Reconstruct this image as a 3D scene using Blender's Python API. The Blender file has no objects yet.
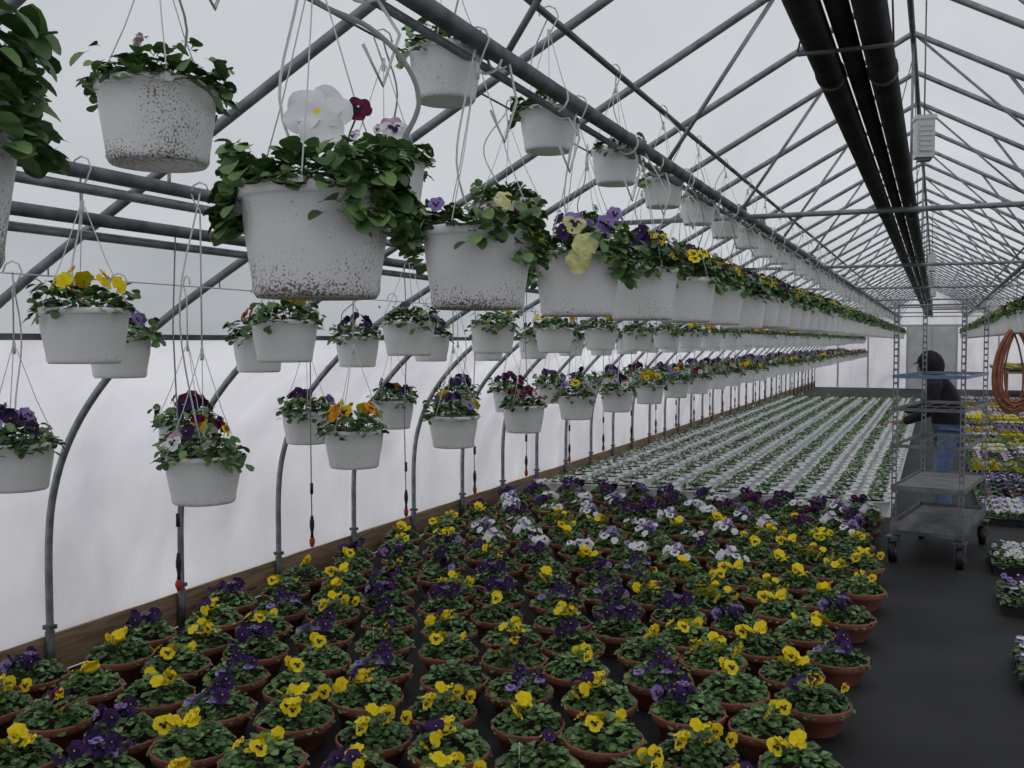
import bpy, math, random
from mathutils import Vector, Matrix, Quaternion
random.seed(7)
scene=bpy.context.scene
COL=scene.collection
PI=math.pi
H=1.63

# ------------------------------------------------------------ materials
def mat_base(name,color,rough=0.6,metal=0.0,spec=0.5):
    m=bpy.data.materials.new(name); m.use_nodes=True
    b=m.node_tree.nodes['Principled BSDF']
    b.inputs['Base Color'].default_value=(*color,1)
    b.inputs['Roughness'].default_value=rough
    b.inputs['Metallic'].default_value=metal
    b.inputs['Specular IOR Level'].default_value=spec
    return m
def noisy(name,c1,c2,scale=8,rough=0.6,metal=0.0,lo=0.35,hi=0.65,bump=0.0,spec=0.5,detail=4,stretch=None,objrand=0.0):
    m=mat_base(name,c1,rough,metal,spec)
    nt=m.node_tree; N=nt.nodes; L=nt.links; b=N['Principled BSDF']
    tc=N.new('ShaderNodeTexCoord'); src=tc.outputs['Object']
    if stretch:
        mp=N.new('ShaderNodeMapping'); mp.inputs['Scale'].default_value=stretch
        L.new(src,mp.inputs['Vector']); src=mp.outputs['Vector']
    n=N.new('ShaderNodeTexNoise'); n.inputs['Scale'].default_value=scale; n.inputs['Detail'].default_value=detail
    L.new(src,n.inputs['Vector'])
    r=N.new('ShaderNodeValToRGB'); r.color_ramp.elements[0].position=lo; r.color_ramp.elements[1].position=hi
    r.color_ramp.elements[0].color=(*c1,1); r.color_ramp.elements[1].color=(*c2,1)
    L.new(n.outputs['Fac'],r.inputs['Fac'])
    out=r.outputs['Color']
    if objrand>0:
        oi=N.new('ShaderNodeObjectInfo'); mr=N.new('ShaderNodeMapRange')
        mr.inputs['To Min'].default_value=1-objrand; mr.inputs['To Max'].default_value=1+objrand
        L.new(oi.outputs['Random'],mr.inputs['Value'])
        hs=N.new('ShaderNodeHueSaturation'); L.new(mr.outputs['Result'],hs.inputs['Value']); L.new(out,hs.inputs['Color']); out=hs.outputs['Color']
    L.new(out,b.inputs['Base Color'])
    if bump>0:
        bp=N.new('ShaderNodeBump'); bp.inputs['Strength'].default_value=bump; bp.inputs['Distance'].default_value=0.02
        L.new(n.outputs['Fac'],bp.inputs['Height']); L.new(bp.outputs['Normal'],b.inputs['Normal'])
    return m

M={}
M['galv']=noisy('galvanised_steel',(0.19,0.21,0.23),(0.33,0.35,0.37),14,0.5,0.5)
M['galvdark']=noisy('dull_steel_pipe',(0.10,0.11,0.12),(0.20,0.21,0.225),10,0.5,0.5)
M['black_pipe']=noisy('black_iron_pipe',(0.010,0.010,0.011),(0.028,0.028,0.028),6,0.5,0.2)
M['wood']=noisy('weathered_board',(0.22,0.145,0.085),(0.40,0.28,0.17),5,0.85,stretch=(6,0.6,8),bump=0.2)
M['terra']=noisy('terracotta_plastic',(0.27,0.085,0.055),(0.38,0.14,0.09),5,0.6,objrand=0.15)
M['soil']=noisy('potting_soil',(0.012,0.009,0.007),(0.05,0.035,0.025),60,0.95,bump=0.6)
M['wire']=mat_base('white_hanger_plastic',(0.72,0.73,0.74),0.4)
M['tube']=mat_base('grey_drip_tube',(0.30,0.31,0.31),0.5)
M['blackpl']=mat_base('black_plastic',(0.015,0.015,0.016),0.5)
M['redpl']=mat_base('red_plastic',(0.42,0.03,0.02),0.5)
M['tag']=mat_base('white_plant_tag',(0.75,0.75,0.75),0.5)
M['hose']=noisy('brown_rubber_hose',(0.30,0.09,0.045),(0.42,0.15,0.08),9,0.5)
M['fixt']=mat_base('fixture_white',(0.62,0.63,0.60),0.5)
M['frame_white']=mat_base('end_wall_frame_paint',(0.55,0.56,0.57),0.5)
M['sheetwhite']=noisy('white_plastic_bed_sheet',(0.66,0.67,0.68),(0.82,0.83,0.84),2.0,0.5,bump=.3)
M['leaf0']=noisy('pansy_leaf_dark',(0.045,0.096,0.028),(0.082,0.158,0.047),12,0.5,objrand=0.2)
M['leaf1']=noisy('pansy_leaf_mid',(0.086,0.172,0.048),(0.145,0.262,0.080),12,0.5,objrand=0.2)
M['leaf2']=noisy('pansy_leaf_light',(0.16,0.29,0.085),(0.24,0.39,0.135),12,0.5,objrand=0.2)
def petal(n,c1,c2): M[n]=noisy('petal_'+n,c1,c2,25,0.6,spec=0.2)
petal('yellow',(0.90,0.64,0.01),(0.98,0.82,0.02))
petal('pale',(0.80,0.78,0.30),(0.88,0.86,0.50))
petal('orange',(0.82,0.26,0.01),(0.92,0.38,0.02))
petal('white',(0.88,0.88,0.90),(0.95,0.95,0.96))
petal('purple',(0.035,0.014,0.075),(0.075,0.026,0.15))
petal('violet',(0.28,0.18,0.52),(0.42,0.32,0.66))
petal('maroon',(0.11,0.010,0.040),(0.20,0.02,0.075))
petal('pink',(0.55,0.26,0.43),(0.72,0.46,0.60))
petal('navy',(0.012,0.010,0.030),(0.025,0.016,0.055))

def pot_mat(name,dirt):
    m=mat_base(name,(0.8,0.8,0.8),0.45)
    nt=m.node_tree;N=nt.nodes;L=nt.links;b=N['Principled BSDF']
    tc=N.new('ShaderNodeTexCoord')
    n=N.new('ShaderNodeTexNoise'); n.inputs['Scale'].default_value=200; n.inputs['Detail'].default_value=2
    L.new(tc.outputs['Object'],n.inputs['Vector'])
    n2=N.new('ShaderNodeTexNoise'); n2.inputs['Scale'].default_value=7; n2.inputs['Detail'].default_value=4; L.new(tc.outputs['Object'],n2.inputs['Vector'])
    sep=N.new('ShaderNodeSeparateXYZ'); L.new(tc.outputs['Object'],sep.inputs[0])
    mr=N.new('ShaderNodeMapRange'); mr.inputs['From Min'].default_value=-0.215; mr.inputs['From Max'].default_value=-0.13
    mr.inputs['To Min'].default_value=0.19*dirt; mr.inputs['To Max'].default_value=0.0
    L.new(sep.outputs['Z'],mr.inputs['Value'])
    k=N.new('ShaderNodeMapRange'); k.inputs['From Min'].default_value=.38; k.inputs['From Max'].default_value=.66
    k.inputs['To Min'].default_value=0; k.inputs['To Max'].default_value=.20*dirt; L.new(n2.outputs['Fac'],k.inputs['Value'])
    a=N.new('ShaderNodeMath'); a.operation='ADD'
    L.new(k.outputs['Result'],a.inputs[0]); L.new(mr.outputs['Result'],a.inputs[1])
    s=N.new('ShaderNodeMath'); s.operation='ADD'; L.new(a.outputs[0],s.inputs[0]); L.new(n.outputs['Fac'],s.inputs[1])
    r=N.new('ShaderNodeValToRGB'); r.color_ramp.elements[0].position=0.70; r.color_ramp.elements[1].position=0.84
    r.color_ramp.elements[0].color=(0.83,0.83,0.83,1); r.color_ramp.elements[1].color=(0.16,0.13,0.10,1)
    L.new(s.outputs[0],r.inputs['Fac']); L.new(r.outputs['Color'],b.inputs['Base Color'])
    return m
M['potdirty']=pot_mat('white_pot_soiled',1.0)
M['pot']=pot_mat('white_pot',0.5)

def film(name,c1,c2,transp,scale=0.8,bump=0.5,stretch=(1,1,1),refl=.25):
    m=bpy.data.materials.new(name); m.use_nodes=True
    nt=m.node_tree;N=nt.nodes;L=nt.links; N.clear()
    out=N.new('ShaderNodeOutputMaterial')
    tc=N.new('ShaderNodeTexCoord'); mp=N.new('ShaderNodeMapping'); mp.inputs['Scale'].default_value=stretch
    L.new(tc.outputs['Object'],mp.inputs[0])
    n=N.new('ShaderNodeTexNoise'); n.inputs['Scale'].default_value=scale; n.inputs['Detail'].default_value=5; n.inputs['Distortion'].default_value=0.6
    L.new(mp.outputs[0],n.inputs['Vector'])
    r=N.new('ShaderNodeValToRGB'); r.color_ramp.elements[0].position=0.3; r.color_ramp.elements[1].position=0.7
    r.color_ramp.elements[0].color=(*c1,1); r.color_ramp.elements[1].color=(*c2,1); L.new(n.outputs['Fac'],r.inputs[0])
    bp=N.new('ShaderNodeBump'); bp.inputs['Strength'].default_value=bump; bp.inputs['Distance'].default_value=0.06
    L.new(n.outputs['Fac'],bp.inputs['Height'])
    t=N.new('ShaderNodeBsdfTranslucent'); d=N.new('ShaderNodeBsdfDiffuse'); tr=N.new('ShaderNodeBsdfTransparent')
    for q in (t,d): L.new(r.outputs[0],q.inputs['Color']); L.new(bp.outputs[0],q.inputs['Normal'])
    m1=N.new('ShaderNodeMixShader'); m1.inputs[0].default_value=refl; L.new(t.outputs[0],m1.inputs[1]); L.new(d.outputs[0],m1.inputs[2])
    m2=N.new('ShaderNodeMixShader'); m2.inputs[0].default_value=transp; L.new(m1.outputs[0],m2.inputs[1]); L.new(tr.outputs[0],m2.inputs[2])
    L.new(m2.outputs[0],out.inputs[0])
    return m
M['film']=film('poly_film_roof',(0.60,0.62,0.64),(0.80,0.815,0.83),0.10,0.5,0.3,(1,0.45,1))
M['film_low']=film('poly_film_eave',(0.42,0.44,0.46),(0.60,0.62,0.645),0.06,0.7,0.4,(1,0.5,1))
M['curtain']=film('poly_film_curtain',(0.64,0.62,0.66),(0.90,0.89,0.92),0.02,1.3,1.0,(1.0,1.1,0.6),.22)  # grey shading of the folds is painted into the colour with stretched noise

# ------------------------------------------------------------ mesh builder
class MB:
    def __init__(s): s.v=[];s.f=[];s.m=[];s.mats=[];s.sm=[]
    def mi(s,k):
        if k not in s.mats: s.mats.append(k)
        return s.mats.index(k)
    def add(s,vs,fs,k,smooth=True):
        o=len(s.v); s.v.extend([tuple(x) for x in vs]); i=s.mi(k)
        for f in fs: s.f.append(tuple(a+o for a in f)); s.m.append(i); s.sm.append(smooth)
    def box(s,c,sz,k,M4=None):
        x,y,z=[q/2 for q in sz]
        vs=[Vector((c[0]+a*x,c[1]+b*y,c[2]+d*z)) for a in(-1,1) for b in(-1,1) for d in(-1,1)]
        if M4: vs=[M4@q for q in vs]
        s.add(vs,[(0,1,3,2),(4,6,7,5),(0,4,5,1),(2,3,7,6),(0,2,6,4),(1,5,7,3)],k,False)
    def lathe(s,prof,k,seg=32,c=(0,0,0)):
        vs=[];fs=[]
        for (r,z) in prof:
            for i in range(seg):
                a=2*PI*i/seg; vs.append((c[0]+r*math.cos(a),c[1]+r*math.sin(a),c[2]+z))
        for j in range(len(prof)-1):
            for i in range(seg):
                a=j*seg+i;b=j*seg+(i+1)%seg; fs.append((a,b,b+seg,a+seg))
        s.add(vs,fs,k)
    def disc(s,r,z,k,seg=24,c=(0,0,0),flip=False):
        vs=[(c[0]+r*math.cos(2*PI*i/seg),c[1]+r*math.sin(2*PI*i/seg),c[2]+z) for i in range(seg)]
        f=tuple(range(seg)); s.add(vs,[f[::-1] if flip else f],k,False)
    def tube(s,pts,r,k,seg=6,caps=True,closed=False):
        pts=[Vector(p) for p in pts]; n=len(pts); vs=[];fs=[]
        prev=None
        for i,p in enumerate(pts):
            if closed: t=(pts[(i+1)%n]-pts[i-1])
            else: t=(pts[min(i+1,n-1)]-pts[max(i-1,0)])
            t.normalize()
            if prev is None:
                a=Vector((0,0,1)) if abs(t.z)<0.9 else Vector((1,0,0)); x=t.cross(a).normalized()
            else:
                x=(prev-t*prev.dot(t)).normalized()
            prev=x; y=t.cross(x)
            rr=r[i] if isinstance(r,(list,tuple)) else r
            for j in range(seg):
                q=2*PI*j/seg; vs.append(p+x*(rr*math.cos(q))+y*(rr*math.sin(q)))
        for i in range(n if closed else n-1):
            for j in range(seg):
                a=i*seg+j;b=i*seg+(j+1)%seg;c=((i+1)%n)*seg
                fs.append((a,b,c+(j+1)%seg,c+j))
        if caps and not closed:
            fs.append(tuple(range(seg))[::-1]); fs.append(tuple((n-1)*seg+j for j in range(seg)))
        s.add(vs,fs,k)
    def leaf(s,p,d,L,W,k,droop=0.3,hi=True,roll=0.0):
        p=Vector(p); d=Vector(d).normalized()
        up=Vector((0,0,1)); side=d.cross(up)
        if side.length<1e-3: side=Vector((1,0,0))
        side.normalize(); n=side.cross(d).normalized()
        if roll:
            q=Quaternion(d,roll); side=q@side; n=q@n
        ts=((0,.06),(.25,.10),(.38,.66),(.58,1.0),(.80,.94),(.94,.60),(1.0,.22)) if hi else ((0,.08),(.35,.78),(.70,1.0),(.97,.45))
        vs=[];fs=[]
        for (t,w) in ts:
            c=p+d*(L*t)-Vector((0,0,1))*(droop*L*t*t)
            vs+=[c-side*(W*w*.5)+n*(W*w*.14),c,c+side*(W*w*.5)+n*(W*w*.14)]
        for i in range(len(ts)-1):
            a=3*i; fs+=[(a,a+1,a+4,a+3),(a+1,a+2,a+5,a+4)]
        s.add(vs,fs,k)
    def flower(s,c,nrm,S,up1,low1,blotch='navy',seg=8,rng=random):
        c=Vector(c); n=Vector(nrm).normalized()
        a=Vector((0,0,1)); u=(a-n*a.dot(n))
        if u.length<0.05: u=Vector((rng.random()-.5,rng.random()-.5,0)); u=(u-n*u.dot(n))
        u.normalize(); r=u.cross(n)
        ro=rng.uniform(-.3,.3); u,r=u*math.cos(ro)+r*math.sin(ro), r*math.cos(ro)-u*math.sin(ro)
        def pet(ang,off,ra,rb,k,lift,cup):
            dd=u*math.sin(ang)+r*math.cos(ang); ss=n.cross(dd)
            cc=c+dd*(off*S)+n*(lift*S)
            vs=[cc-n*(cup*S*.4)];
            for i in range(seg):
                q=2*PI*i/seg
                vs.append(cc+dd*(ra*S*math.cos(q))+ss*(rb*S*math.sin(q))+n*(cup*S*(0.7*math.sin(3*q+off*30)+math.cos(q)*-.4)))
            s.add(vs,[(0,i+1,(i+1)%seg+1) for i in range(seg)],k)
        pet(math.radians(58),.24,.28,.29,up1,-.06,.09)
        pet(math.radians(122),.24,.28,.29,up1,-.04,.09)
        pet(math.radians(5),.24,.27,.24,low1,0,.07)
        pet(math.radians(175),.24,.27,.24,low1,.01,.07)
        pet(math.radians(270),.24,.27,.33,low1,.04,.07)
        if blotch:
            pet(math.radians(8),.12,.11,.08,blotch,.075,.0)
            pet(math.radians(172),.12,.11,.08,blotch,.08,.0)
            pet(math.radians(270),.12,.12,.11,blotch,.12,.0)
        pet(0,0,.045,.045,'yellow' if low1!='yellow' else 'orange',.15,0)
    def mound(s,c,R,Hh,n,L,rng,hi=False,spread=1.0,elev=(-0.1,0.9),w=.8):
        for i in range(n):
            a=rng.uniform(0,2*PI); rr=math.sqrt(rng.random()); r=R*rr
            z=Hh*(1-rr*rr)*rng.uniform(.6,1.05)
            e=rng.uniform(*elev)*(1.1-rr*.6)
            aa=a+rng.uniform(-.9,.9)
            d=(math.cos(aa)*math.cos(e),math.sin(aa)*math.cos(e),math.sin(e))
            ll=L*rng.uniform(.7,1.15)
            k=rng.choices(['leaf0','leaf1','leaf2'],[3,4,2])[0]
            s.leaf((c[0]+r*math.cos(a),c[1]+r*math.sin(a),c[2]+z),d,ll,ll*w,k,rng.uniform(.1,.5),hi,rng.uniform(-.5,.5))
    def mesh(s,name):
        me=bpy.data.meshes.new(name); me.from_pydata(s.v,[],s.f)
        for k in s.mats: me.materials.append(M[k])
        me.polygons.foreach_set('material_index',s.m)
        me.polygons.foreach_set('use_smooth',s.sm)
        me.update(); return me
def obj(name,data,loc=(0,0,0),rz=0.0,parent=None,scale=None):
    o=bpy.data.objects.new(name,data); o.location=loc; o.rotation_euler=(0,0,rz)
    if scale: o.scale=(scale,)*3
    COL.objects.link(o)
    if parent: o.parent=parent
    return o
def empty(name,loc=(0,0,0),rz=0):
    return obj(name,None,loc,rz)

COMBO={'yellow':('yellow','yellow','navy'),'yellowpure':('yellow','yellow',None),'pale':('pale','pale',None),'white':('white','white','purple'),
 'whitepure':('white','white',None),'purple':('purple','purple','navy'),'violet':('violet','violet','purple'),'maroon':('maroon','maroon','navy'),
 'bicol':('purple','yellow','navy'),'bicolw':('purple','white','navy'),'mary':('maroon','yellow','navy'),'orange':('orange','orange','navy'),
 'orangepure':('orange','orange',None),'pink':('pink','white','purple'),'navy':('navy','purple','navy'),'vio_pale':('violet','pale','purple')}

# ------------------------------------------------------------ shell profile
XC=-0.155; ZR=3.41
prof_left=[(-3.95,0.0),(-3.95,0.35),(-3.95,0.65),(-3.92,0.88),(-3.83,1.12),(-3.66,1.36),(-3.38,1.62),(-3.08,1.81),(-2.795,1.968),(-1.86,2.48),(-1.11,2.888)]
full=prof_left+[(XC,ZR)]+[(2*XC-x,z) for x,z in reversed(prof_left)]
YS,YE=-1.6,37.0
PITCH=0.92; Y0=3.55
def roofz(x):
    ax=-abs(x-XC)+XC
    for (a,za),(b,zb) in zip(prof_left+[(XC,ZR)],(prof_left+[(XC,ZR)])[1:]):
        if a<=ax<=b and b>a: return za+(zb-za)*(ax-a)/(b-a)
    return 0
def offset(pts,d):
    out=[]
    n=len(pts)
    for i,(x,z) in enumerate(pts):
        p=pts[max(i-1,0)];q=pts[min(i+1,n-1)]
        t=Vector((q[0]-p[0],q[1]-p[1])).normalized(); nn=Vector((-t.y,t.x))
        out.append((x+nn.x*d,z+nn.y*d))
    return out
off=offset(full,0.035)
def sheet(name,pts,k,y0=YS,y1=YE,wave=0.0,ny=1,lowk=None,nlow=0):
    mb=MB(); vs=[];fs=[];fl=[]
    n=len(pts)
    for j in range(ny+1):
        y=y0+(y1-y0)*j/ny
        for i,(x,z) in enumerate(pts):
            w=0
            if wave:
                e=math.sin(PI*i/(n-1))
                w=e*(wave*math.sin(y*2*PI/PITCH+0.6)+.010*math.sin(y*7.3+z*9)+.008*math.sin(y*15.1-z*14))
            vs.append((x-w,y,z))
    for j in range(ny):
        for i in range(n-1):
            a=j*n+i
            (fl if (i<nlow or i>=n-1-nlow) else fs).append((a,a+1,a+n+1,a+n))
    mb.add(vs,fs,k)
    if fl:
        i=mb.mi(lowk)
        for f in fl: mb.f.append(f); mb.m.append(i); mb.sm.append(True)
    return obj(name,mb.mesh(name))
def dens(pts,m=4):
    o=[]
    for a,b in zip(pts,pts[1:]):
        for i in range(m): o.append((a[0]+(b[0]-a[0])*i/m,a[1]+(b[1]-a[1])*i/m))
    return o+[pts[-1]]
il=6; ir=len(full)-1-6
sheet('wall_left',dens(off[:il+1]),'curtain',wave=0.025,ny=400)
sheet('wall_right',off[ir:],'curtain')
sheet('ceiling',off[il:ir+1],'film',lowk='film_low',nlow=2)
def gable(name,y):
    mb=MB(); vs=[(x,y,z) for x,z in full]; mb.add(vs,[tuple(range(len(vs)))],'curtain',False); return obj(name,mb.mesh(name))
gable('wall_back',YE+0.03); gable('wall_front',YS-0.03)
mb=MB()
for x in (-3.2,-2.2,-1.2,0.9,1.9,2.9):
    mb.box((x,YE-0.05,roofz(x)/2),(0.06,0.05,roofz(x)-.04),'frame_white')
mb.box((XC,YE-0.05,2.15),(4.6,0.07,0.09),'frame_white')
obj('trim_1',mb.mesh('end_wall_framing'))
mb=MB(); mb.box((XC,YE-0.06,1.05),(1.5,0.05,2.1),'sheetwhite')
mb.box((XC,YE-0.10,1.05),(0.03,0.02,2.1),'frame_white')
for dx in (-.78,.78): mb.box((XC+dx,YE-0.09,1.08),(0.06,0.06,2.16),'frame_white')
mb.box((XC+.1,YE-.12,1.0),(.03,.05,.16),'galvdark')
obj('door_1',mb.mesh('door_1'))
for nm,sx in (('baseboard_left',1),('baseboard_right',-1)):
    mb=MB(); x=XC+sx*(-3.95-XC)-0.005*sx
    mb.box((x,(YS+YE)/2,0.095),(0.04,YE-YS,0.19),'wood'); obj(nm,mb.mesh(nm),(-0.035*sx,0,0))
mb=MB(); bx,bz=off[il]
mb.box((bx+0.005,(YS+YE)/2,bz),(0.03,YE-YS,0.028),'galvdark')
mb.box((2*XC-bx-0.005,(YS+YE)/2,bz),(0.03,YE-YS,0.028),'galvdark')
obj('trim_2',mb.mesh('curtain_batten'))

m=mat_base('black_ground_cloth',(0.02,0.02,0.022),0.7,spec=.35)
nt=m.node_tree;N=nt.nodes;L=nt.links;b=N['Principled BSDF']
tc=N.new('ShaderNodeTexCoord'); n=N.new('ShaderNodeTexNoise'); n.inputs['Scale'].default_value=1.4; n.inputs['Detail'].default_value=9
L.new(tc.outputs['Object'],n.inputs['Vector'])
r=N.new('ShaderNodeValToRGB'); r.color_ramp.elements[0].color=(0.009,0.009,0.010,1); r.color_ramp.elements[1].color=(0.034,0.033,0.035,1)
r.color_ramp.elements[0].position=.35; r.color_ramp.elements[1].position=.75
L.new(n.outputs['Fac'],r.inputs[0])
L.new(r.outputs[0],b.inputs['Base Color'])
bp=N.new('ShaderNodeBump'); bp.inputs['Strength'].default_value=.4; n3=N.new('ShaderNodeTexNoise'); n3.inputs['Scale'].default_value=6; L.new(tc.outputs['Object'],n3.inputs['Vector'])
L.new(n3.outputs['Fac'],bp.inputs['Height']); L.new(bp.outputs[0],b.inputs['Normal'])
M['floor']=m
M['ground']=noisy('outdoor_ground',(0.36,0.35,0.34),(0.50,0.49,0.48),0.6,0.9)
mb=MB(); mb.box((XC,(YS+YE)/2,-0.02),(7.6,YE-YS,0.04),'floor'); obj('floor',mb.mesh('floor'))
mb=MB(); mb.box((0,18,-0.07),(160,160,0.04),'ground'); obj('ground_outside',mb.mesh('ground_outside'))

# ------------------------------------------------------------ frame
frame=empty('greenhouse_frame')
mb=MB()
def smooth(pts,it=2):
    for _ in range(it):
        o=[pts[0]]
        for a,b in zip(pts,pts[1:]):
            o.append((a[0]*.75+b[0]*.25,a[1]*.75+b[1]*.25)); o.append((a[0]*.25+b[0]*.75,a[1]*.25+b[1]*.75))
        o.append(pts[-1]); pts=o
    return pts
left_s=smooth(prof_left,2)+[(XC,ZR)]
path=left_s+[(2*XC-x,z) for x,z in reversed(left_s[:-1])]
mb.tube([(x,0,z) for x,z in path],0.018,'galv',10)
for sx in(1,-1):
    xx=XC+sx*(-3.95-XC); mb.tube([(xx,0,0),(xx,0,0.22)],0.023,'galvdark',10)
    mb.box((xx+0.0,0,0.24),(0.05,0.045,0.02),'galvdark')
bow=mb.mesh('bow')
mb=MB()
PX,PZ=-1.14,2.43; RX=2*XC-PX
for sx in (1,-1):
    f=lambda x:XC+sx*(x-XC)
    mb.tube([(f(PX),0,PZ),(f(-0.66),0,roofz(-0.66)-0.01)],0.010,'galv',6)
mb.tube([(RX,0,PZ),(XC,0,ZR)],0.008,'galv',6)
strut=mb.mesh('web_strut')
mb=MB()
mb.tube([(-1.98,0,PZ-.03),(2*XC+1.98,0,PZ-.03)],0.016,'galv',8)
mb.tube([(XC,0,PZ-.03),(XC,0,ZR)],0.009,'galv',6)
tie=mb.mesh('truss_tie')
for k in range(-5,37):
    y=Y0+PITCH*k
    if y>YE-0.1: break
    obj('bow_%02d'%(k+6),bow,(0,y,0),0,frame)
    if k%2==1 : obj('strut_%02d'%(k+6),strut,(0,y,0),0,frame)
    if (k-3)%5==0 and k>0: obj('tie_%02d'%(k+6),tie,(0,y+0.02,0),0,frame)
mb=MB()
def lp(x,z,r,k='galvdark',seg=10): mb.tube([(x,YS,z),(x,YE,z)],r,k,seg)
lp(XC,ZR-.035,.016)
for sx in(1,-1):
    f=lambda x:XC+sx*(x-XC)
    lp(f(-1.27),roofz(-1.27)-.035,.013); lp(f(-1.62),roofz(-1.62)-.035,.004)
obj('purlins',mb.mesh('purlins'),parent=frame)
mb=MB()
lp(PX,PZ,.026); lp(PX-.045,PZ-.03,.012,'galv')
obj('basket_pipe',mb.mesh('basket_pipe'))
mb=MB(); lp(RX,PZ,.026); lp(RX+.045,PZ-.03,.012,'galv'); obj('basket_pipe',mb.mesh('basket_pipe_r'))
mb=MB()
lp(-2.35,2.135,.022); lp(-2.35,2.085,.016,'galv'); lp(-2.60,2.035,.022); lp(-2.64,1.985,.016,'galv'); lp(-2.90,1.86,.003,'wire',6)
for k in range(-4,36,1):
    y=Y0+PITCH*k
    mb.tube([(-2.35,y,2.13),(-2.35,y,roofz(-2.35)-.01)],.006,'galv',5); mb.tube([(-2.60,y,2.03),(-2.60,y,roofz(-2.6)-.01)],.006,'galv',5)
    mb.tube([(-2.90,y,1.86),(-2.90,y,roofz(-2.9)-.01)],.003,'galv',5)
obj('side_support_pipes',mb.mesh('side_support_pipes'))
mb=MB()
zz=PZ+.04
lp(-0.322,zz,.042,'black_pipe',16); lp(-0.246,zz+.01,.030,'black_pipe',12); lp(-0.168,zz,.042,'black_pipe',16)
for y in [2.9+3.7*i for i in range(9)]:
    mb.box((-.245,y,zz-.046),(.25,.02,.006),'galvdark')
    for x in(-.37,-.12): mb.tube([(x,y,zz-.04),(XC,y,ZR-.03)],.003,'galvdark',5)
    for x,rr in((-.322,.046),(-.168,.046)):
        mb.tube([(x,y+.4,zz),(x,y+.46,zz)],rr,'black_pipe',16)
obj('heating_pipes',mb.mesh('heating_pipes'))
mb=MB()
mb.box((0,0,0),(.085,.085,.19),'fixt'); mb.box((0,0,.10),(.10,.10,.02),'fixt'); mb.box((0,0,-.10),(.06,.06,.02),'galvdark')
mb.box((.0,-.044,0),(.05,.006,.14),'frame_white')
for i in range(6): mb.box((0,-.048,-.06+.024*i),(.06,.006,.008),'fixt')
mb.tube([(0,0,.11),(0,0,.74)],.004,'galvdark',5)
fx=mb.mesh('sensor_box')
for y in (5.4,14.0,22.0):
    obj('hanging_sensor_box',fx,(-.075,y,2.63),0.2)

# ------------------------------------------------------------ hanging baskets
def white_pot(mb,Rt,Rb,h,k,seg=36,soil=.10):
    mb.lathe([(Rt*.90,-h*(soil+.06)),(Rt*.955,-.004),(Rt*.97,0),(Rt*1.0,0.0),(Rt*1.015,-.006),(Rt*1.015,-h*.10),(Rt*.985,-h*.115),(Rt*.965,-h*.13),
              (Rt*.93,-h*.42),(Rt*.925,-h*.44),((Rt*.35+Rb*.65)*.99,-h*.70),(Rb*1.03,-h*.86),(Rb*1.03,-h*.93),(Rb,-h*.97),(Rb*.96,-h),(Rb*.8,-h*.985),(0.001,-h*.985)],k,seg)
    mb.disc(Rt*.93,-h*soil,'soil',seg)
def hanger(mb,Rt,apex,top,rng,r=.0016,drip=True,az0=.4,kk='wire'):
    for i in range(3):
        a=az0+i*2*PI/3
        x,y=Rt*1.01*math.cos(a),Rt*1.01*math.sin(a)
        mb.tube([(x,y,-.02),(x*1.01,y*1.01,.01),(x*.55,y*.55,apex*.45),(x*.06,y*.06,apex)],r,kk,5)
        mb.box((x,y,-.008),(.012,.012,.02),kk)
    mb.tube([(0,0,apex-.02),(0,0,apex+.02)],.006,kk,6)
    pts=[(0,0,apex)]
    if top>apex+.08: pts+=[(0,0,top-.06)]
    pts+=[(0.02,0,top-.03),(.034,0,top),(.024,0,top+.026),(0,0,top+.036),(-.024,0,top+.026),(-.034,0,top+.0)]
    mb.tube(pts,r*1.8,kk,6)
    if drip:
        a=rng.uniform(0,6.28); c,s_=math.cos(a),math.sin(a)
        q=[]
        for t in range(13):
            u=t/12; R=.11*math.sin(PI*u)*(.6+.4*u)
            q.append((c*R*.7, s_*R+.03*math.sin(5*u)*math.sin(PI*u), top*(1-u)))
        mb.tube(q,.0030,rng.choice(['wire','tube','wire']),5)
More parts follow.
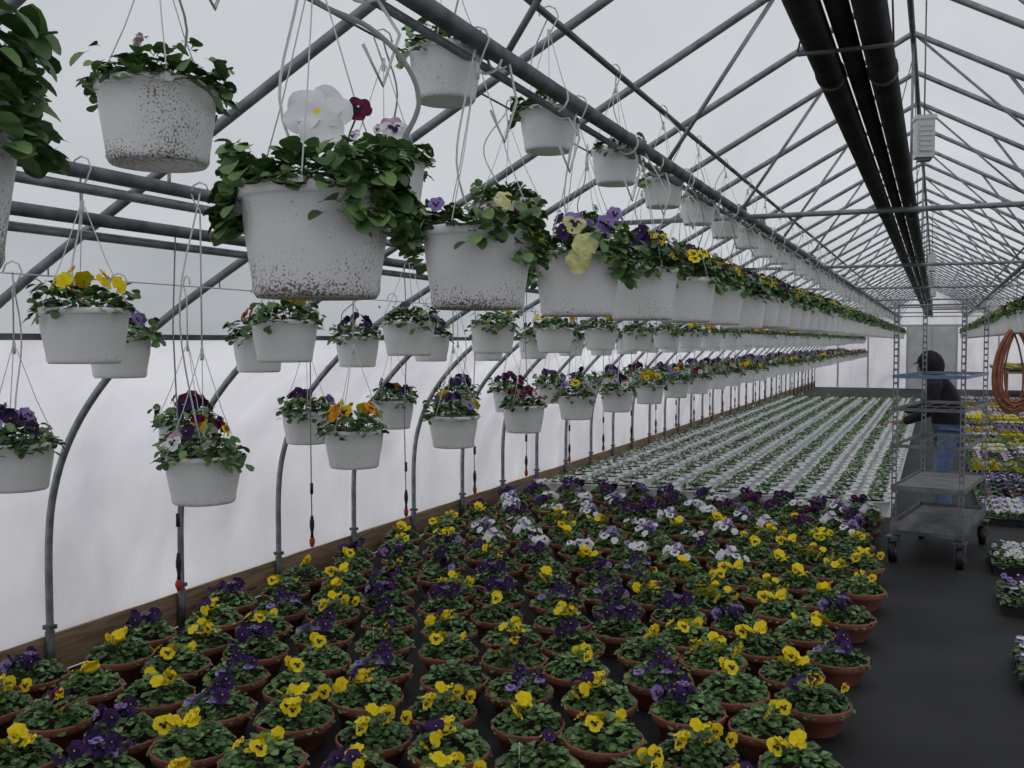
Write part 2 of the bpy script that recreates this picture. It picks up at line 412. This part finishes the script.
def basket(name,seed,Rt=.15,Rb=.122,h=.215,apex=.42,top=.5,pot='pot',nleaf=110,leafL=.05,hi=False,flowers=(),nfl=6,fs=.045,spill=.3,clumps=None,explicit=None,drip=True,mR=1.0,mH=.06):
    rng=random.Random(seed); mb=MB()
    white_pot(mb,Rt,Rb,h,pot,36)
    hanger(mb,Rt,apex,top,rng,drip=drip,az0=rng.uniform(0,2))
    mb.mound((0,0,-.015),Rt*.95*mR,mH,nleaf,leafL,rng,hi,elev=(0,1.0))
    cl=clumps or [(rng.uniform(0,2*PI),rng.uniform(.25,.6),rng.randint(12,20),.030) for _ in range(int(spill*8))]
    for (az,wd,n,drop) in cl:
        for i in range(n):
            a=az+rng.gauss(0,wd); rr=Rt*rng.uniform(.80,1.10); z=rng.uniform(-drop*1.3,mH*.95)
            if z<-.01: rr=Rt*rng.uniform(1.02,1.14)
            e=rng.uniform(-.5,.7); aa=a+rng.uniform(-1.3,1.3)
            d=(math.cos(aa)*math.cos(e),math.sin(aa)*math.cos(e),math.sin(e)); ll=leafL*rng.uniform(.7,1.1)
            mb.leaf((rr*math.cos(a),rr*math.sin(a),z),d,ll,ll*.88,rng.choices(['leaf0','leaf1','leaf2'],[3,4,2])[0],rng.uniform(.2,.6),hi,rng.uniform(-.7,.7))
    for i in range(nfl):
        a=rng.uniform(0,2*PI); rr=Rt*rng.uniform(.2,1.1); z=mH*rng.uniform(.8,1.25)*(1-.45*(rr/Rt)**2)+.018
        c=(rr*math.cos(a),rr*math.sin(a),z)
        n=(math.cos(a)*1.0+rng.uniform(-.4,.4),math.sin(a)*1.0+rng.uniform(-.4,.4),rng.uniform(.1,.7))
        u1,l1,bl=COMBO[rng.choice(flowers)]
        mb.flower(c,n,fs*rng.uniform(.8,1.15),u1,l1,bl,10 if hi else 7,rng)
        mb.tube([(rr*.8*math.cos(a),rr*.8*math.sin(a),0),(c[0]*.96,c[1]*.96,c[2]-.004)],.0016,'leaf1',4)
    for e in (explicit or []):
        c,n,S,cm=e; u1,l1,bl=COMBO[cm]
        mb.flower(c,n,S,u1,l1,bl,16,rng)
        mb.tube([(c[0]*.5,c[1]*.5,0),(c[0]*.8,c[1]*.8,max(c[2]*.7,.02)),(c[0]-n[0]*.008,c[1]-n[1]*.008,c[2]-.006)],.002,'leaf1',5)
    return mb.mesh(name)

def pol(azdeg,r,z): return (r*math.cos(math.radians(azdeg)),r*math.sin(math.radians(azdeg)),z)
R_=math.radians
RIM=1.93
near=[]
near.append(basket('basket_near_a',11,pot='potdirty',nleaf=300,leafL=.046,hi=True,clumps=[(R_(10),.35,130,.07),(R_(-60),.5,70,.02),(R_(200),.4,30,.05)],nfl=0,
   explicit=[(pol(15,.05,.17),(.45,-.8,.35),.10,'pale'),(pol(5,.12,.06),(.6,-.7,.2),.03,'pale')],mH=.10))
near.append(basket('basket_near_b',12,pot='potdirty',nleaf=320,leafL=.047,hi=True,clumps=[(R_(203),.26,170,.07),(R_(12),.32,180,.075),(R_(-38),.13,46,.065),(R_(90),.8,70,.05)],nfl=0,
   explicit=[(pol(-50,.05,.135),(.45,-.87,.22),.135,'whitepure'),(pol(10,.09,.155),(.5,-.8,.3),.055,'maroon'),(pol(205,.165,-.015),(.1,-.95,-.3),.075,'pink'),(pol(55,.17,.14),(.5,-.6,.3),.06,'pink'),(pol(-20,.14,-.0),(.5,-.8,.1),.03,'white')],mH=.085))
near.append(basket('basket_near_c',13,pot='potdirty',nleaf=300,leafL=.042,hi=True,clumps=[(R_(200),.28,120,.07),(R_(10),.35,140,.07),(R_(-45),.3,40,.04)],nfl=0,
   explicit=[(pol(205,.17,.05),(.2,-.9,.3),.06,'vio_pale'),(pol(200,.14,.01),(.2,-.9,.2),.05,'violet'),(pol(-15,.09,.07),(.4,-.8,.3),.055,'pale'),(pol(15,.12,.05),(.4,-.8,.3),.045,'maroon'),(pol(230,.12,.06),(.2,-.8,.3),.045,'violet'),(pol(-60,.11,.04),(.4,-.8,.3),.04,'pink'),(pol(0,.17,-.03),(.5,-.8,.0),.045,'yellow')],mH=.07))
near.append(basket('basket_near_d',14,pot='pot',nleaf=300,leafL=.042,hi=True,clumps=[(R_(203),.35,130,.08),(R_(15),.4,150,.07),(R_(-50),.3,30,.02)],nfl=6,flowers=['violet','purple'],fs=.055,
   explicit=[(pol(-62,.17,.01),(.45,-.85,.1),.09,'pale'),(pol(-70,.175,-.04),(.45,-.85,-.1),.085,'pale'),(pol(-75,.13,.09),(.5,-.8,.2),.08,'vio_pale'),(pol(-25,.13,.09),(.5,-.8,.2),.065,'violet'),(pol(5,.13,.13),(.5,-.8,.2),.055,'violet'),(pol(195,.14,.09),(.4,-.8,.2),.05,'maroon')],mH=.09))
mainv=[basket('basket_main_%d'%i,30+i,pot='pot',nleaf=230,leafL=.042,spill=1.4,nfl=26,flowers=fl,fs=.062,mH=.115,hi=False) for i,fl in enumerate([['purple','bicol','mary','purple'],['mary','bicol','purple','yellow'],['bicol','maroon','pink','mary'],['purple','violet','mary','navy'],['mary','yellow','purple','maroon']])]
for i,y in enumerate([.80,1.69,2.45,3.26]): obj('hanging_basket',near[i],(PX,y,RIM),0)
y=4.08;i=0
drip_parent=empty('hanging_basket_row')
rr=random.Random(5)
while y<YE-.5:
    if y<9: o=obj('hanging_basket',mainv[i%5],(PX,y,RIM+rr.uniform(-.01,.01)),rr.uniform(0,6))
    else: obj('basket',mainv[rr.randrange(5)],(PX,y,RIM+rr.uniform(-.01,.01)),rr.uniform(0,6),drip_parent)
    y+=.62 if y>6 else .78; i+=1
rp=empty('hanging_basket_row')
y=2.0
while y<YE-.5:
    if abs(y-12.75)>.42: obj('basket',mainv[rr.randrange(5)],(RX+.02,y,RIM),rr.uniform(0,6),rp)
    y+=.8
topS=roofz(-1.27)-.035-2.44
sm=[basket('basket_small_%d'%i,50+i,Rt=.103,Rb=.082,h=.145,apex=.26,top=topS,nleaf=150,leafL=.034,nfl=1,flowers=['violet','pink'],fs=.03,spill=.4,mH=.065) for i in range(3)]
y=2.52;i=0
up=empty('hanging_basket_row')
while y<YE-1:
    if y<8: obj('hanging_basket',sm[i%3],(-1.27,y,2.44),rr.uniform(0,6))
    else: obj('basket',sm[i%3],(-1.27,y,2.44),rr.uniform(0,6),up)
    y+=.80;i+=1
top6=roofz(-1.62)-.035-2.20
r6=[basket('basket_mid_%d'%i,60+i,Rt=.132,Rb=.108,h=.175,apex=.30,top=top6,nleaf=320,leafL=.040,nfl=nf,flowers=['pink','pink','violet'],fs=.045,spill=.6,mH=.080,pot='potdirty' if i==0 else 'pot',hi=(i==0)) for i,nf in enumerate([1,4,0])]
y=1.78;i=0
while y<YE-1:
    if y<8: obj('hanging_basket',r6[i%3],(-1.62,y,2.20),rr.uniform(0,6))
    else: obj('basket',r6[i%3],(-1.62,y,2.20),rr.uniform(0,6),up)
    y+=1.0;i+=1
def side_row(x,rim,y0,sp,pipez,seed,flsets,ap,Rt=.13):
    vs=[basket('basket_side_%d_%d'%(seed,i),seed+i,Rt=Rt,Rb=Rt*.80,h=.165,apex=ap,top=pipez-rim,nleaf=220,leafL=.036,nfl=nf,flowers=fl,fs=.060,spill=.5,mH=.078,drip=(i==0)) for i,(fl,nf) in enumerate(flsets)]
    y=y0;i=0
    pr=empty('hanging_basket_row')
    while y<YE-.6:
        v=vs[i%len(vs)]
        if y<9: obj('hanging_basket',v,(x,y,rim+rr.uniform(-.01,.01)),rr.uniform(0,6))
        else: obj('basket',v,(x,y,rim+rr.uniform(-.01,.01)),rr.uniform(0,6),pr)
        y+=sp;i+=1
side_row(-2.35,1.72,2.26,1.0,2.135,100,[(['yellowpure','yellowpure','orangepure'],8),(['orangepure','yellow'],7),(['violet'],1),(['pink','yellow'],3)],.30)
side_row(-2.30,1.25,2.72,.96,2.135,120,[(['maroon','mary','pink','navy'],9),(['orangepure','orange','yellow'],10),(['purple','violet','yellow'],9),(['maroon','pink'],8),(['violet','yellow'],4)],.34)
side_row(-2.90,1.66,2.10,.86,1.86,140,[(['purple','navy','violet'],10),(['purple','violet'],10),(['orangepure'],4)],.13,.12)
side_row(-2.90,1.28,2.48,.86,1.86,160,[(['purple','navy','violet'],16),(['maroon','purple'],16),(['purple','violet'],11),(['navy','orange'],6)],.32,.125)

dp=empty('drip_dropper_row')
mb=MB()
mb.tube([(0,0,0),(.012,.01,-.35),(-.006,0,-.8),(.004,.004,-1.26)],.003,'tube',5)
mb.tube([(.004,.004,-1.05),(.004,.004,-1.10)],.008,'blackpl',6)
mb.tube([(.004,.004,-1.20),(.004,.004,-1.23),(.004,.004,-1.25),(.004,.004,-1.28),(.004,.004,-1.30)],[.006,.011,.011,.006,.008],'blackpl',8)
mb.tube([(.004,.004,-1.30),(.004,.004,-1.31),(.004,.004,-1.33),(.004,.004,-1.345)],[.007,.013,.012,.006],'redpl',8)
drop=mb.mesh('drip_dropper')
y=2.97-.88
while y<24: obj('dropper',drop,(-2.62,y,2.03),rr.uniform(0,6),dp); y+=.87
mb=MB()
def bez(pts,n=8):
    out=[]
    P=[Vector(p) for p in pts]
    P=[P[0]]+P+[P[-1]]
    for i in range(1,len(P)-2):
        for t in range(n):
            u=t/n; a,b_,c,d=P[i-1],P[i],P[i+1],P[i+2]
            out.append(0.5*((2*b_)+(-a+c)*u+(2*a-5*b_+4*c-d)*u*u+(-a+3*b_-3*c+d)*u**3))
    out.append(P[-2]); return out
mb.tube(bez([(-1.14,1.72,2.41),(-1.24,1.75,2.40),(-1.19,1.78,2.33),(-1.095,1.816,2.28),(-1.027,1.845,2.21),(-1.0,1.86,2.125),(-1.03,1.83,2.03),(-1.06,1.78,1.93)]),.0055,'tube',8)
y=1.3
while y<14:
    q=[];ph=rr.uniform(0,6)
    for t in range(26):
        a=t/25*4*PI+ph; R=.034+.016*math.sin(a*.5+ph)
        q.append((PX-.02+R*math.cos(a),y+.10*t/25,PZ-.012+R*math.sin(a)))
    q.append((PX+.03,y+.12,PZ-.12)); q.append((PX+.01,y+.08,PZ-.24)); q.append((PX-.01,y+.03,PZ-.16))
    mb.tube(q,.0042,'wire',5)
    y+=rr.uniform(.5,.85)
obj('drip_tubing',mb.mesh('drip_tubing'))

# ------------------------------------------------------------ floor pots
def floorpot(name,seed,cols,nfl,tag=False,fs=.066):
    rng=random.Random(seed); mb=MB()
    mb.lathe([(.001,.0),(.098,.0),(.102,.004),(.132,.075),(.142,.078),(.147,.082),(.153,.110),(.151,.115),(.145,.115),(.138,.095)],'terra',28)
    mb.disc(.140,.098,'soil',24)
    mb.mound((0,0,.100),.130,.085,280,.038,rng,False,elev=(-.1,.9))
    off=rng.uniform(0,6)
    for i in range(nfl):
        a=off+rng.gauss(0,1.1); r=rng.uniform(.0,.13); z=.195+rng.uniform(0,.040)-r*.28
        n=(rng.uniform(-.7,.9),rng.uniform(-1.2,.3),rng.uniform(.2,.9))
        u1,l1,bl=COMBO[rng.choice(cols)]
        mb.flower((r*math.cos(a),r*math.sin(a),z),n,fs*rng.uniform(.75,1.15),u1,l1,bl,7,rng)
        mb.tube([(r*.8*math.cos(a),r*.8*math.sin(a),.14),(r*math.cos(a),r*math.sin(a),z-.003)],.0018,'leaf1',4)
    if tag:
        mb.box((.05,-.06,.17),(.014,.003,.09),'tag')
    return mb.mesh(name)
FP={}
FP['y']=[floorpot('pot_y%d'%i,200+i,['yellow','yellowpure','yellowpure'],n) for i,n in enumerate([4,6,9,6,3])]
FP['p']=[floorpot('pot_p%d'%i,210+i,['purple','navy','navy','violet'],n) for i,n in enumerate([7,10,13])]
FP['g']=[floorpot('pot_g%d'%i,220+i,['yellow'],n) for i,n in enumerate([0,1,2])]
FP['w']=[floorpot('pot_w%d'%i,230+i,['white','whitepure','whitepure','whitepure','violet'],n) for i,n in enumerate([10,14])]
FP['m']=[floorpot('pot_m%d'%i,240+i,['maroon','purple','navy','violet','navy','purple'],n) for i,n in enumerate([14,18])]
FP['t']=[floorpot('pot_t0',250,['yellow','purple'],3,True)]
FP['x']=[floorpot('pot_x%d'%i,260+i,['yellowpure','navy','purple','mary'],n) for i,n in enumerate([8,10])]
pp=empty('potted_pansies')
rg=random.Random(21)
xs=[-3.72+.352*i for i in range(10)]
y=1.90;row=0
while y<9.75:
    for i,x in enumerate(xs):
        xx=x+(.12 if row%2 else -.03)+rg.uniform(-.025,.025); yy=y+rg.uniform(-.03,.03)
        if 7.5<yy<9.2: xx=min(xx,-.54)
        q=rg.random()
        if yy>8.8: k='m' if q<.76 else 'w'
        elif yy>7.8 : k='m' if q<.36 else ('w' if q<.74 else ('y' if q<.86 else 'p'))
        elif yy>6.6: k='w' if (q<.46 and -3.4<xx<-1.2) else ('y' if q<.68 else ('p' if q<.84 else 'g'))
        else:
            ry=.60 if xx>-1.5 else .45
            k='y' if q<ry else ('x' if q<ry+.14 else ('p' if q<.88 else ('g' if q<.975 else 't')))
        obj('pot',rg.choice(FP[k]),(xx,yy,0.0),rg.uniform(-1.4,1.2),pp,rg.uniform(.95,1.04))
    y+=.345;row+=1

def wfloor(name,seed,nfl,cols):
    rng=random.Random(seed); mb=MB()
    white_pot(mb,.150,.118,.13,'potclean',20,soil=.16)
    mb.mound((0,0,-.02),.066,.080,46,.044,rng,False,elev=(.1,1.0))
    for i in range(nfl):
        u1,l1,bl=COMBO[rng.choice(cols)]
        mb.flower((rng.uniform(-.05,.05),rng.uniform(-.05,.05),.075),(rng.uniform(-.5,.5),-1,.6),.045,u1,l1,bl,6,rng)
    mb.tube([(.14,0,0),(.06,.05,.02),(-.02,.1,.02),(-.12,.09,.0)],.004,'wire',4)
    # white liner sleeve laid over the compost
    mb.lathe([(.142,-.012),(.105,-.008),(.075,-.014)],'potclean',20)
    return mb.mesh(name)
M['potclean']=mat_base('clean_white_plastic',(0.88,0.88,0.89),0.45)
WF=[wfloor('wpot_%d'%i,300+i,n,['purple','maroon','white']) for i,n in enumerate([0,0,1,0,0])]
wp=empty('white_basket_crop')
mb=MB(); mb.box((-2.12,18.95,.004),(3.50,18.3,.008),'sheetwhite'); obj('bed_sheet',mb.mesh('bed_sheet'),parent=wp)
y=9.98;row=0
while y<28:
    for i in range(10):
        x=-3.69+.352*i
        obj('white_pot',rg.choice(WF),(x+rg.uniform(-.012,.012),y,.138),rg.uniform(0,6.28),wp)
    y+=.315;row+=1

# ------------------------------------------------------------ flats on the right
def flat(name,seed,cols,nf=34):
    rng=random.Random(seed); mb=MB()
    w,l,h=.54,.28,.06
    mb.box((0,0,.006),(w-.03,l-.03,.012),'blackpl')
    for sx in(-1,1): mb.box((sx*(w/2-.008),0,h/2),(.012,l,h),'blackpl'); mb.box((sx*(w/2-.002),0,h),(.022,l+.01,.006),'blackpl')
    for sy in(-1,1): mb.box((0,sy*(l/2-.008),h/2),(w,.012,h),'blackpl'); mb.box((0,sy*(l/2-.002),h),(w+.01,.022,.006),'blackpl')
    mb.box((0,0,h-.02),(w-.03,l-.03,.01),'soil')
    for i in range(6):
        for j in range(3):
            mb.mound((-w/2+.045+.09*i,-l/2+.047+.093*j,h-.01),.045,.05,18,.036,rng,False)
    for i in range(nf):
        x,y=rng.uniform(-w/2+.02,w/2-.02),rng.uniform(-l/2+.02,l/2-.02)
        u1,l1,bl=COMBO[rng.choice(cols)]
        mb.flower((x,y,h+rng.uniform(.055,.085)),(rng.uniform(-.6,.6),rng.uniform(-1.1,.2),rng.uniform(.3,1)),rng.uniform(.034,.048),u1,l1,bl,6,rng)
    return mb.mesh(name)
FL=[flat('flat_y',400,['yellow','yellowpure','yellow'],34),flat('flat_p',401,['purple','violet','purple','bicolw'],48),flat('flat_w',402,['whitepure','bicolw','whitepure','violet'],66),flat('flat_mix',403,['yellow','whitepure','white','whitepure'],60),flat('flat_m',404,['maroon','pink','purple']),flat('flat_g',405,['yellow'],6)]
fp=empty('pansy_flats')
for (x,y,k) in [(.66,5.25,2),(.66,5.55,2),(.66,6.70,1),(.66,7.00,1),(.66,7.85,3),(.66,8.15,3),(1.26,5.25,4),(1.26,5.55,1),(1.25,6.70,0),(1.25,7.00,1),(1.25,7.85,3),(1.25,8.15,2)]:
    obj('flat',FL[k],(x,y,0),rg.choice([0,PI]) if k!=2 else 0,fp)
y=9.9
seq=[2,1,0,4,3,5,0,1,5,0,3,4,0,5,1]
while y<29.5:
    blk=int((y-9.9)/1.22)
    for i in range(5):
        k=seq[blk%len(seq)] if rg.random()<.72 else rg.randrange(6)
        obj('flat',FL[k],(.67+.57*i,y,0),rg.choice([0,PI]),fp)
    y+=.305
mb=MB()
mb.box((0,0,.78),(1.5,7,.05),'wood')
for yy in (-3.3,-1.1,1.1,3.3):
    for xx in(-.65,.65): mb.box((xx,yy,.378),(.07,.07,.756),'wood')
for sx in(-1,1): mb.box((sx*.76,0,.81),(.03,7,.10),'wood')
bench=obj('plant_bench',mb.mesh('plant_bench'),(2.4,33.3,0))
for i in range(22):
    for j in range(2): obj('bench_flat',FL[5],(-.33+.62*j,-3.3+.31*i,.806),0,bench)

# coiled hose hung on a hook
mb=MB()
hr=random.Random(3)
for i in range(13):
    q=[]; hh=.46+hr.uniform(-.05,.03); ww=.22+hr.uniform(-.06,.05); cy=-.07+.012*i; cx=hr.uniform(-.05,.05)
    for t in range(36):
        a=2*PI*t/36
        pinch=.5+.5*(1-(math.sin(a)+1)/2)**.6
        q.append((cx+ww*math.cos(a)*pinch,cy+.01*math.sin(2*a+i),-hh+hh*math.sin(a)))
    mb.tube(q,.011,'hose',8,closed=True)
mb.tube([(0,-.10,-.03),(0,.10,-.03)],.014,'galvdark',8)
mb.tube([(0,0,-.03),(0,0,.3),(0,0,.65)],.005,'galvdark',6)
obj('coiled_hose',mb.mesh('coiled_hose'),(RX-.0,12.75,1.76),.25)

# ------------------------------------------------------------ trolley
mb=MB()
Wc,Lc,Hc=.50,1.10,1.92
M['shelf']=noisy('trolley_shelf_metal',(0.16,0.16,0.16),(0.28,0.28,0.29),9,0.55,0.3)
M['shelfblue']=mat_base('blue_shelf_edge',(0.16,0.26,0.40),0.5)
def upright(x,y):
    for d in(-1,1): mb.box((x+d*.014,y,.20+(Hc-.20)/2),(.006,.018,Hc-.20),'galv')
    z=.22
    while z<Hc: mb.box((x,y,z),(.026,.014,.016),'galv'); z+=.05
for sx in(-1,1):
    for sy in(-1,1):
        x,y=sx*(Wc/2-.02),sy*(Lc/2-.02); upright(x,y)
        mb.tube([(x-.022,y,.075),(x+.022,y,.075)],.075,'blackpl',20)
        mb.tube([(x-.026,y,.075),(x+.026,y,.075)],.035,'galv',14)
        for d in(-1,1): mb.box((x+d*.034,y,.12),(.006,.05,.13),'galvdark')
        mb.box((x,y,.187),(.09,.10,.012),'galvdark')
for z in (.27,.55,.86,1.13,1.37):
    t=.045 if z<.3 else .006
    if z<.6:
        mb.box((0,0,z),(Wc-.03,Lc-.03,.006),'shelf')
        for i in range(5): mb.box((0,-Lc/2+.18+.19*i,z-.012),(Wc-.05,.02,.016),'galvdark')
        t=max(t,.02)
    else:
        for i in range(5): mb.tube([(-Wc/2+.02+.115*i,-Lc/2,z),(-Wc/2+.02+.115*i,Lc/2,z)],.0022,'shelf',5)
        for i in range(3): mb.tube([(-Wc/2,-Lc/2+.1+.45*i,z-.005),(Wc/2,-Lc/2+.1+.45*i,z-.005)],.003,'shelf',5)
    kk='shelfblue' if z>1.3 else 'shelf'
    for sx in(-1,1): mb.box((sx*(Wc/2-.006),0,z),(.006,Lc,t+.018),kk)
    for sy in(-1,1): mb.box((0,sy*(Lc/2-.004),z),(Wc,.006,t+.018),kk)
for sy in(-1,1): 
    mb.tube([(-Wc/2+.02,sy*(Lc/2-.02),Hc-.03),(Wc/2-.02,sy*(Lc/2-.02),Hc-.03)],.008,'galv',6)
mb.box((0,0,.225),(Wc,Lc,.03),'galvdark')
obj('plant_trolley',mb.mesh('plant_trolley'),(.045,8.35,0),math.radians(-10))

# ------------------------------------------------------------ worker
M['jacket']=noisy('dark_jacket',(0.008,0.008,0.010),(0.018,0.018,0.022),20,0.85)
M['jeans']=noisy('blue_jeans',(0.11,0.17,0.31),(0.17,0.25,0.42),25,0.85)
M['skin']=mat_base('skin',(0.45,0.26,0.18),0.55)
M['shoe']=mat_base('dark_shoe',(0.015,0.013,0.012),0.5)
worker=empty('worker',(.085,9.75,0),math.radians(176))
def skin(name,verts,edges,radii,k,root=0,sub=2):
    me=bpy.data.meshes.new(name); me.from_pydata(verts,edges,[]); me.materials.append(M[k])
    o=obj(name,me,parent=worker)
    md=o.modifiers.new('skin','SKIN'); md.use_smooth_shade=True
    for i,rad in enumerate(radii):
        sv=me.skin_vertices[0].data[i]
        sv.radius=rad if isinstance(rad,tuple) else (rad,rad); sv.use_root=(i==root)
    s=o.modifiers.new('sub','SUBSURF'); s.levels=sub; s.render_levels=sub
    return o
tv=[(-.03,0,.80),(-.02,0,.96),(.02,0,1.10),(.06,0,1.23),(.09,0,1.30),(.105,0,1.36),
    (.08,.10,1.27),(.085,.185,1.235),(.10,.21,1.02),(.30,.16,.92),(.34,.15,.91),
    (.08,-.10,1.27),(.085,-.185,1.235),(.12,-.21,1.03),(.33,-.15,1.00),(.37,-.14,1.00)]
te=[(0,1),(1,2),(2,3),(3,4),(4,5),(3,6),(6,7),(7,8),(8,9),(9,10),(3,11),(11,12),(12,13),(13,14),(14,15)]
tr=[(.14,.16),(.13,.15),(.13,.155),(.12,.15),(.07,.08),(.055,.055),(.075,.075),(.07,.07),(.056,.056),(.043,.043),(.040,.040),(.075,.075),(.07,.07),(.056,.056),(.043,.043),(.040,.040)]
skin('jacket',tv,te,tr,'jacket')
lv=[(-.03,0,.86),(-.03,.09,.80),(.02,.11,.46),(-.03,.12,.10),(-.03,0.12,.05),(-.03,-.09,.80),(.05,-.10,.46),(.04,-.11,.10),(.04,-.11,.05)]
skin('jeans',lv,[(0,1),(1,2),(2,3),(3,4),(0,5),(5,6),(6,7),(7,8)],[(.12,.13),.095,.068,.056,.058,.095,.068,.056,.058],'jeans')
for i,(x,y) in enumerate(((-.03,.12),(.04,-.11))):
    skin('shoe_%d'%(i+1),[(x-.05,y,.045),(x+.03,y,.05),(x+.12,y,.038),(x+.18,y,.032)],[(0,1),(1,2),(2,3)],[.043,.045,.037,.028],'shoe')
def hand(nm,wx,wy,wz,side):
    skin(nm+'_palm',[(wx-.03,wy,wz),(wx+.02,wy,wz),(wx+.075,wy,wz-.005)],[(0,1),(1,2)],[(.024,.022),(.036,.018),(.038,.015)],'skin')
    for i,(off,L) in enumerate(((.028,.070),(.010,.078),(-.009,.073),(-.027,.056))):
        y=wy+side*off
        skin(nm+'_finger_%d'%(i+1),[(wx+.065,y,wz-.003),(wx+.085+L*.3,y,wz-.010),(wx+.085+L*.55,y,wz-.032),(wx+.08+L*.6,y,wz-.055)],[(0,1),(1,2),(2,3)],[.010,.009,.0085,.007],'skin',sub=1)
    skin(nm+'_thumb',[(wx+.015,wy+side*.02,wz-.004),(wx+.045,wy+side*.052,wz-.015),(wx+.075,wy+side*.055,wz-.030)],[(0,1),(1,2)],[.013,.011,.008],'skin',sub=1)
hand('left_hand',.365,.145,.905,-1); hand('right_hand',.395,-.135,1.00,1)
hv=[];hf=[];na,nb=24,18
for j in range(nb+1):
    th=PI*j/nb
    for i in range(na):
        ph=2*PI*i/na; x=math.sin(th)*math.cos(ph); y=math.sin(th)*math.sin(ph); z=math.cos(th)
        px,py,pz=.095*x,.076*y,.115*z
        if z<-.2: px*=1+.05*z; py*=(1+.35*(z+.2))
        if x>0:
            g=math.exp(-((y/.16)**2)-((z+.18)/.22)**2); px+=.026*g*x
            for sy in(-.38,.38): px-=.010*math.exp(-(((y-sy)/.18)**2)-((z-.03)/.13)**2)
            px+=.009*math.exp(-((y/.3)**2)-((z+.82)/.18)**2)
            px+=.006*math.exp(-((y/.25)**2)-((z+.50)/.07)**2)
        hv.append((px,py,pz))
for j in range(nb):
    for i in range(na):
        a=j*na+i;b_=j*na+(i+1)%na; hf.append((a,b_,b_+na,a+na))
M['eye']=mat_base('eye_dark',(0.02,0.015,0.01),0.2); M['lip']=mat_base('lips',(0.35,0.13,0.11),0.5)
R=Matrix.Translation((.145,0,1.42))@Matrix.Rotation(math.radians(18),4,'Y')
mb=MB(); mb.add([R@Vector(v) for v in hv],hf,'skin')
for sy in(-1,1):
    c=R@Vector((.080,sy*.029,.004)); mb.lathe([(.0005,-.009),(.007,-.006),(.009,0),(.007,.006),(.0005,.009)],'eye',8,c)
mb.tube([R@Vector((.089,-.022,-.056)),R@Vector((.097,0,-.056)),R@Vector((.089,.022,-.056))],.004,'lip',6)
hvv=[];hff=[]
for j in range(15):
    th=PI*j/14*.86
    for i in range(24):
        ph=math.radians(42)+ (2*PI-2*math.radians(42))*i/23
        x=math.sin(th)*math.cos(ph);y=math.sin(th)*math.sin(ph);z=math.cos(th)
        hvv.append(R@Vector((.118*x-.008,.098*y,.135*z-.008)))
for j in range(14):
    for i in range(23):
        a=j*24+i; hff.append((a,a+1,a+25,a+24))
mb.add(hvv,hff,'jacket')
pv=[]
for i in range(9):
    a=math.radians(-55+110*i/8); pv.append(R@Vector((.09*math.cos(a),.085*math.sin(a),.055))); pv.append(R@Vector((.09*math.cos(a)+.065*math.cos(a),.085*math.sin(a),.038)))
mb.add(pv,[(2*i,2*i+1,2*i+3,2*i+2) for i in range(8)],'jacket')
mb.lathe([(.001,.135),(.05,.128),(.09,.09),(.105,.045),(.104,.03)],'jacket',20,(.145,0,1.40))
mb.tube([(.09,0,1.28),(.125,0,1.37)],[.055,.05],'skin',12)
o=obj('head',mb.mesh('head'),parent=worker)

# ------------------------------------------------------------ world, camera
w=bpy.data.worlds.new('overcast'); scene.world=w; w.use_nodes=True
nt=w.node_tree;N=nt.nodes;L=nt.links
bg=N['Background']; bg.inputs['Strength'].default_value=1.18
tc=N.new('ShaderNodeTexCoord'); sp=N.new('ShaderNodeSeparateXYZ'); L.new(tc.outputs['Generated'],sp.inputs[0])
r=N.new('ShaderNodeValToRGB'); r.color_ramp.elements[0].position=0.0; r.color_ramp.elements[1].position=.9
r.color_ramp.elements[0].color=(.66,.68,.71,1); r.color_ramp.elements[1].color=(.96,.98,1.0,1)
L.new(sp.outputs['Z'],r.inputs[0]); L.new(r.outputs[0],bg.inputs['Color'])

cd=bpy.data.cameras.new('camera'); cam_o=bpy.data.objects.new('camera',cd); COL.objects.link(cam_o)
cd.sensor_width=36; cd.lens=1000/1024*36; cd.clip_start=.05; cd.clip_end=300
cam_o.location=(0,0,H); cam_o.rotation_euler=(math.radians(90-2.46),0,math.radians(23.0))
scene.camera=cam_o
scene.view_settings.view_transform='Standard'
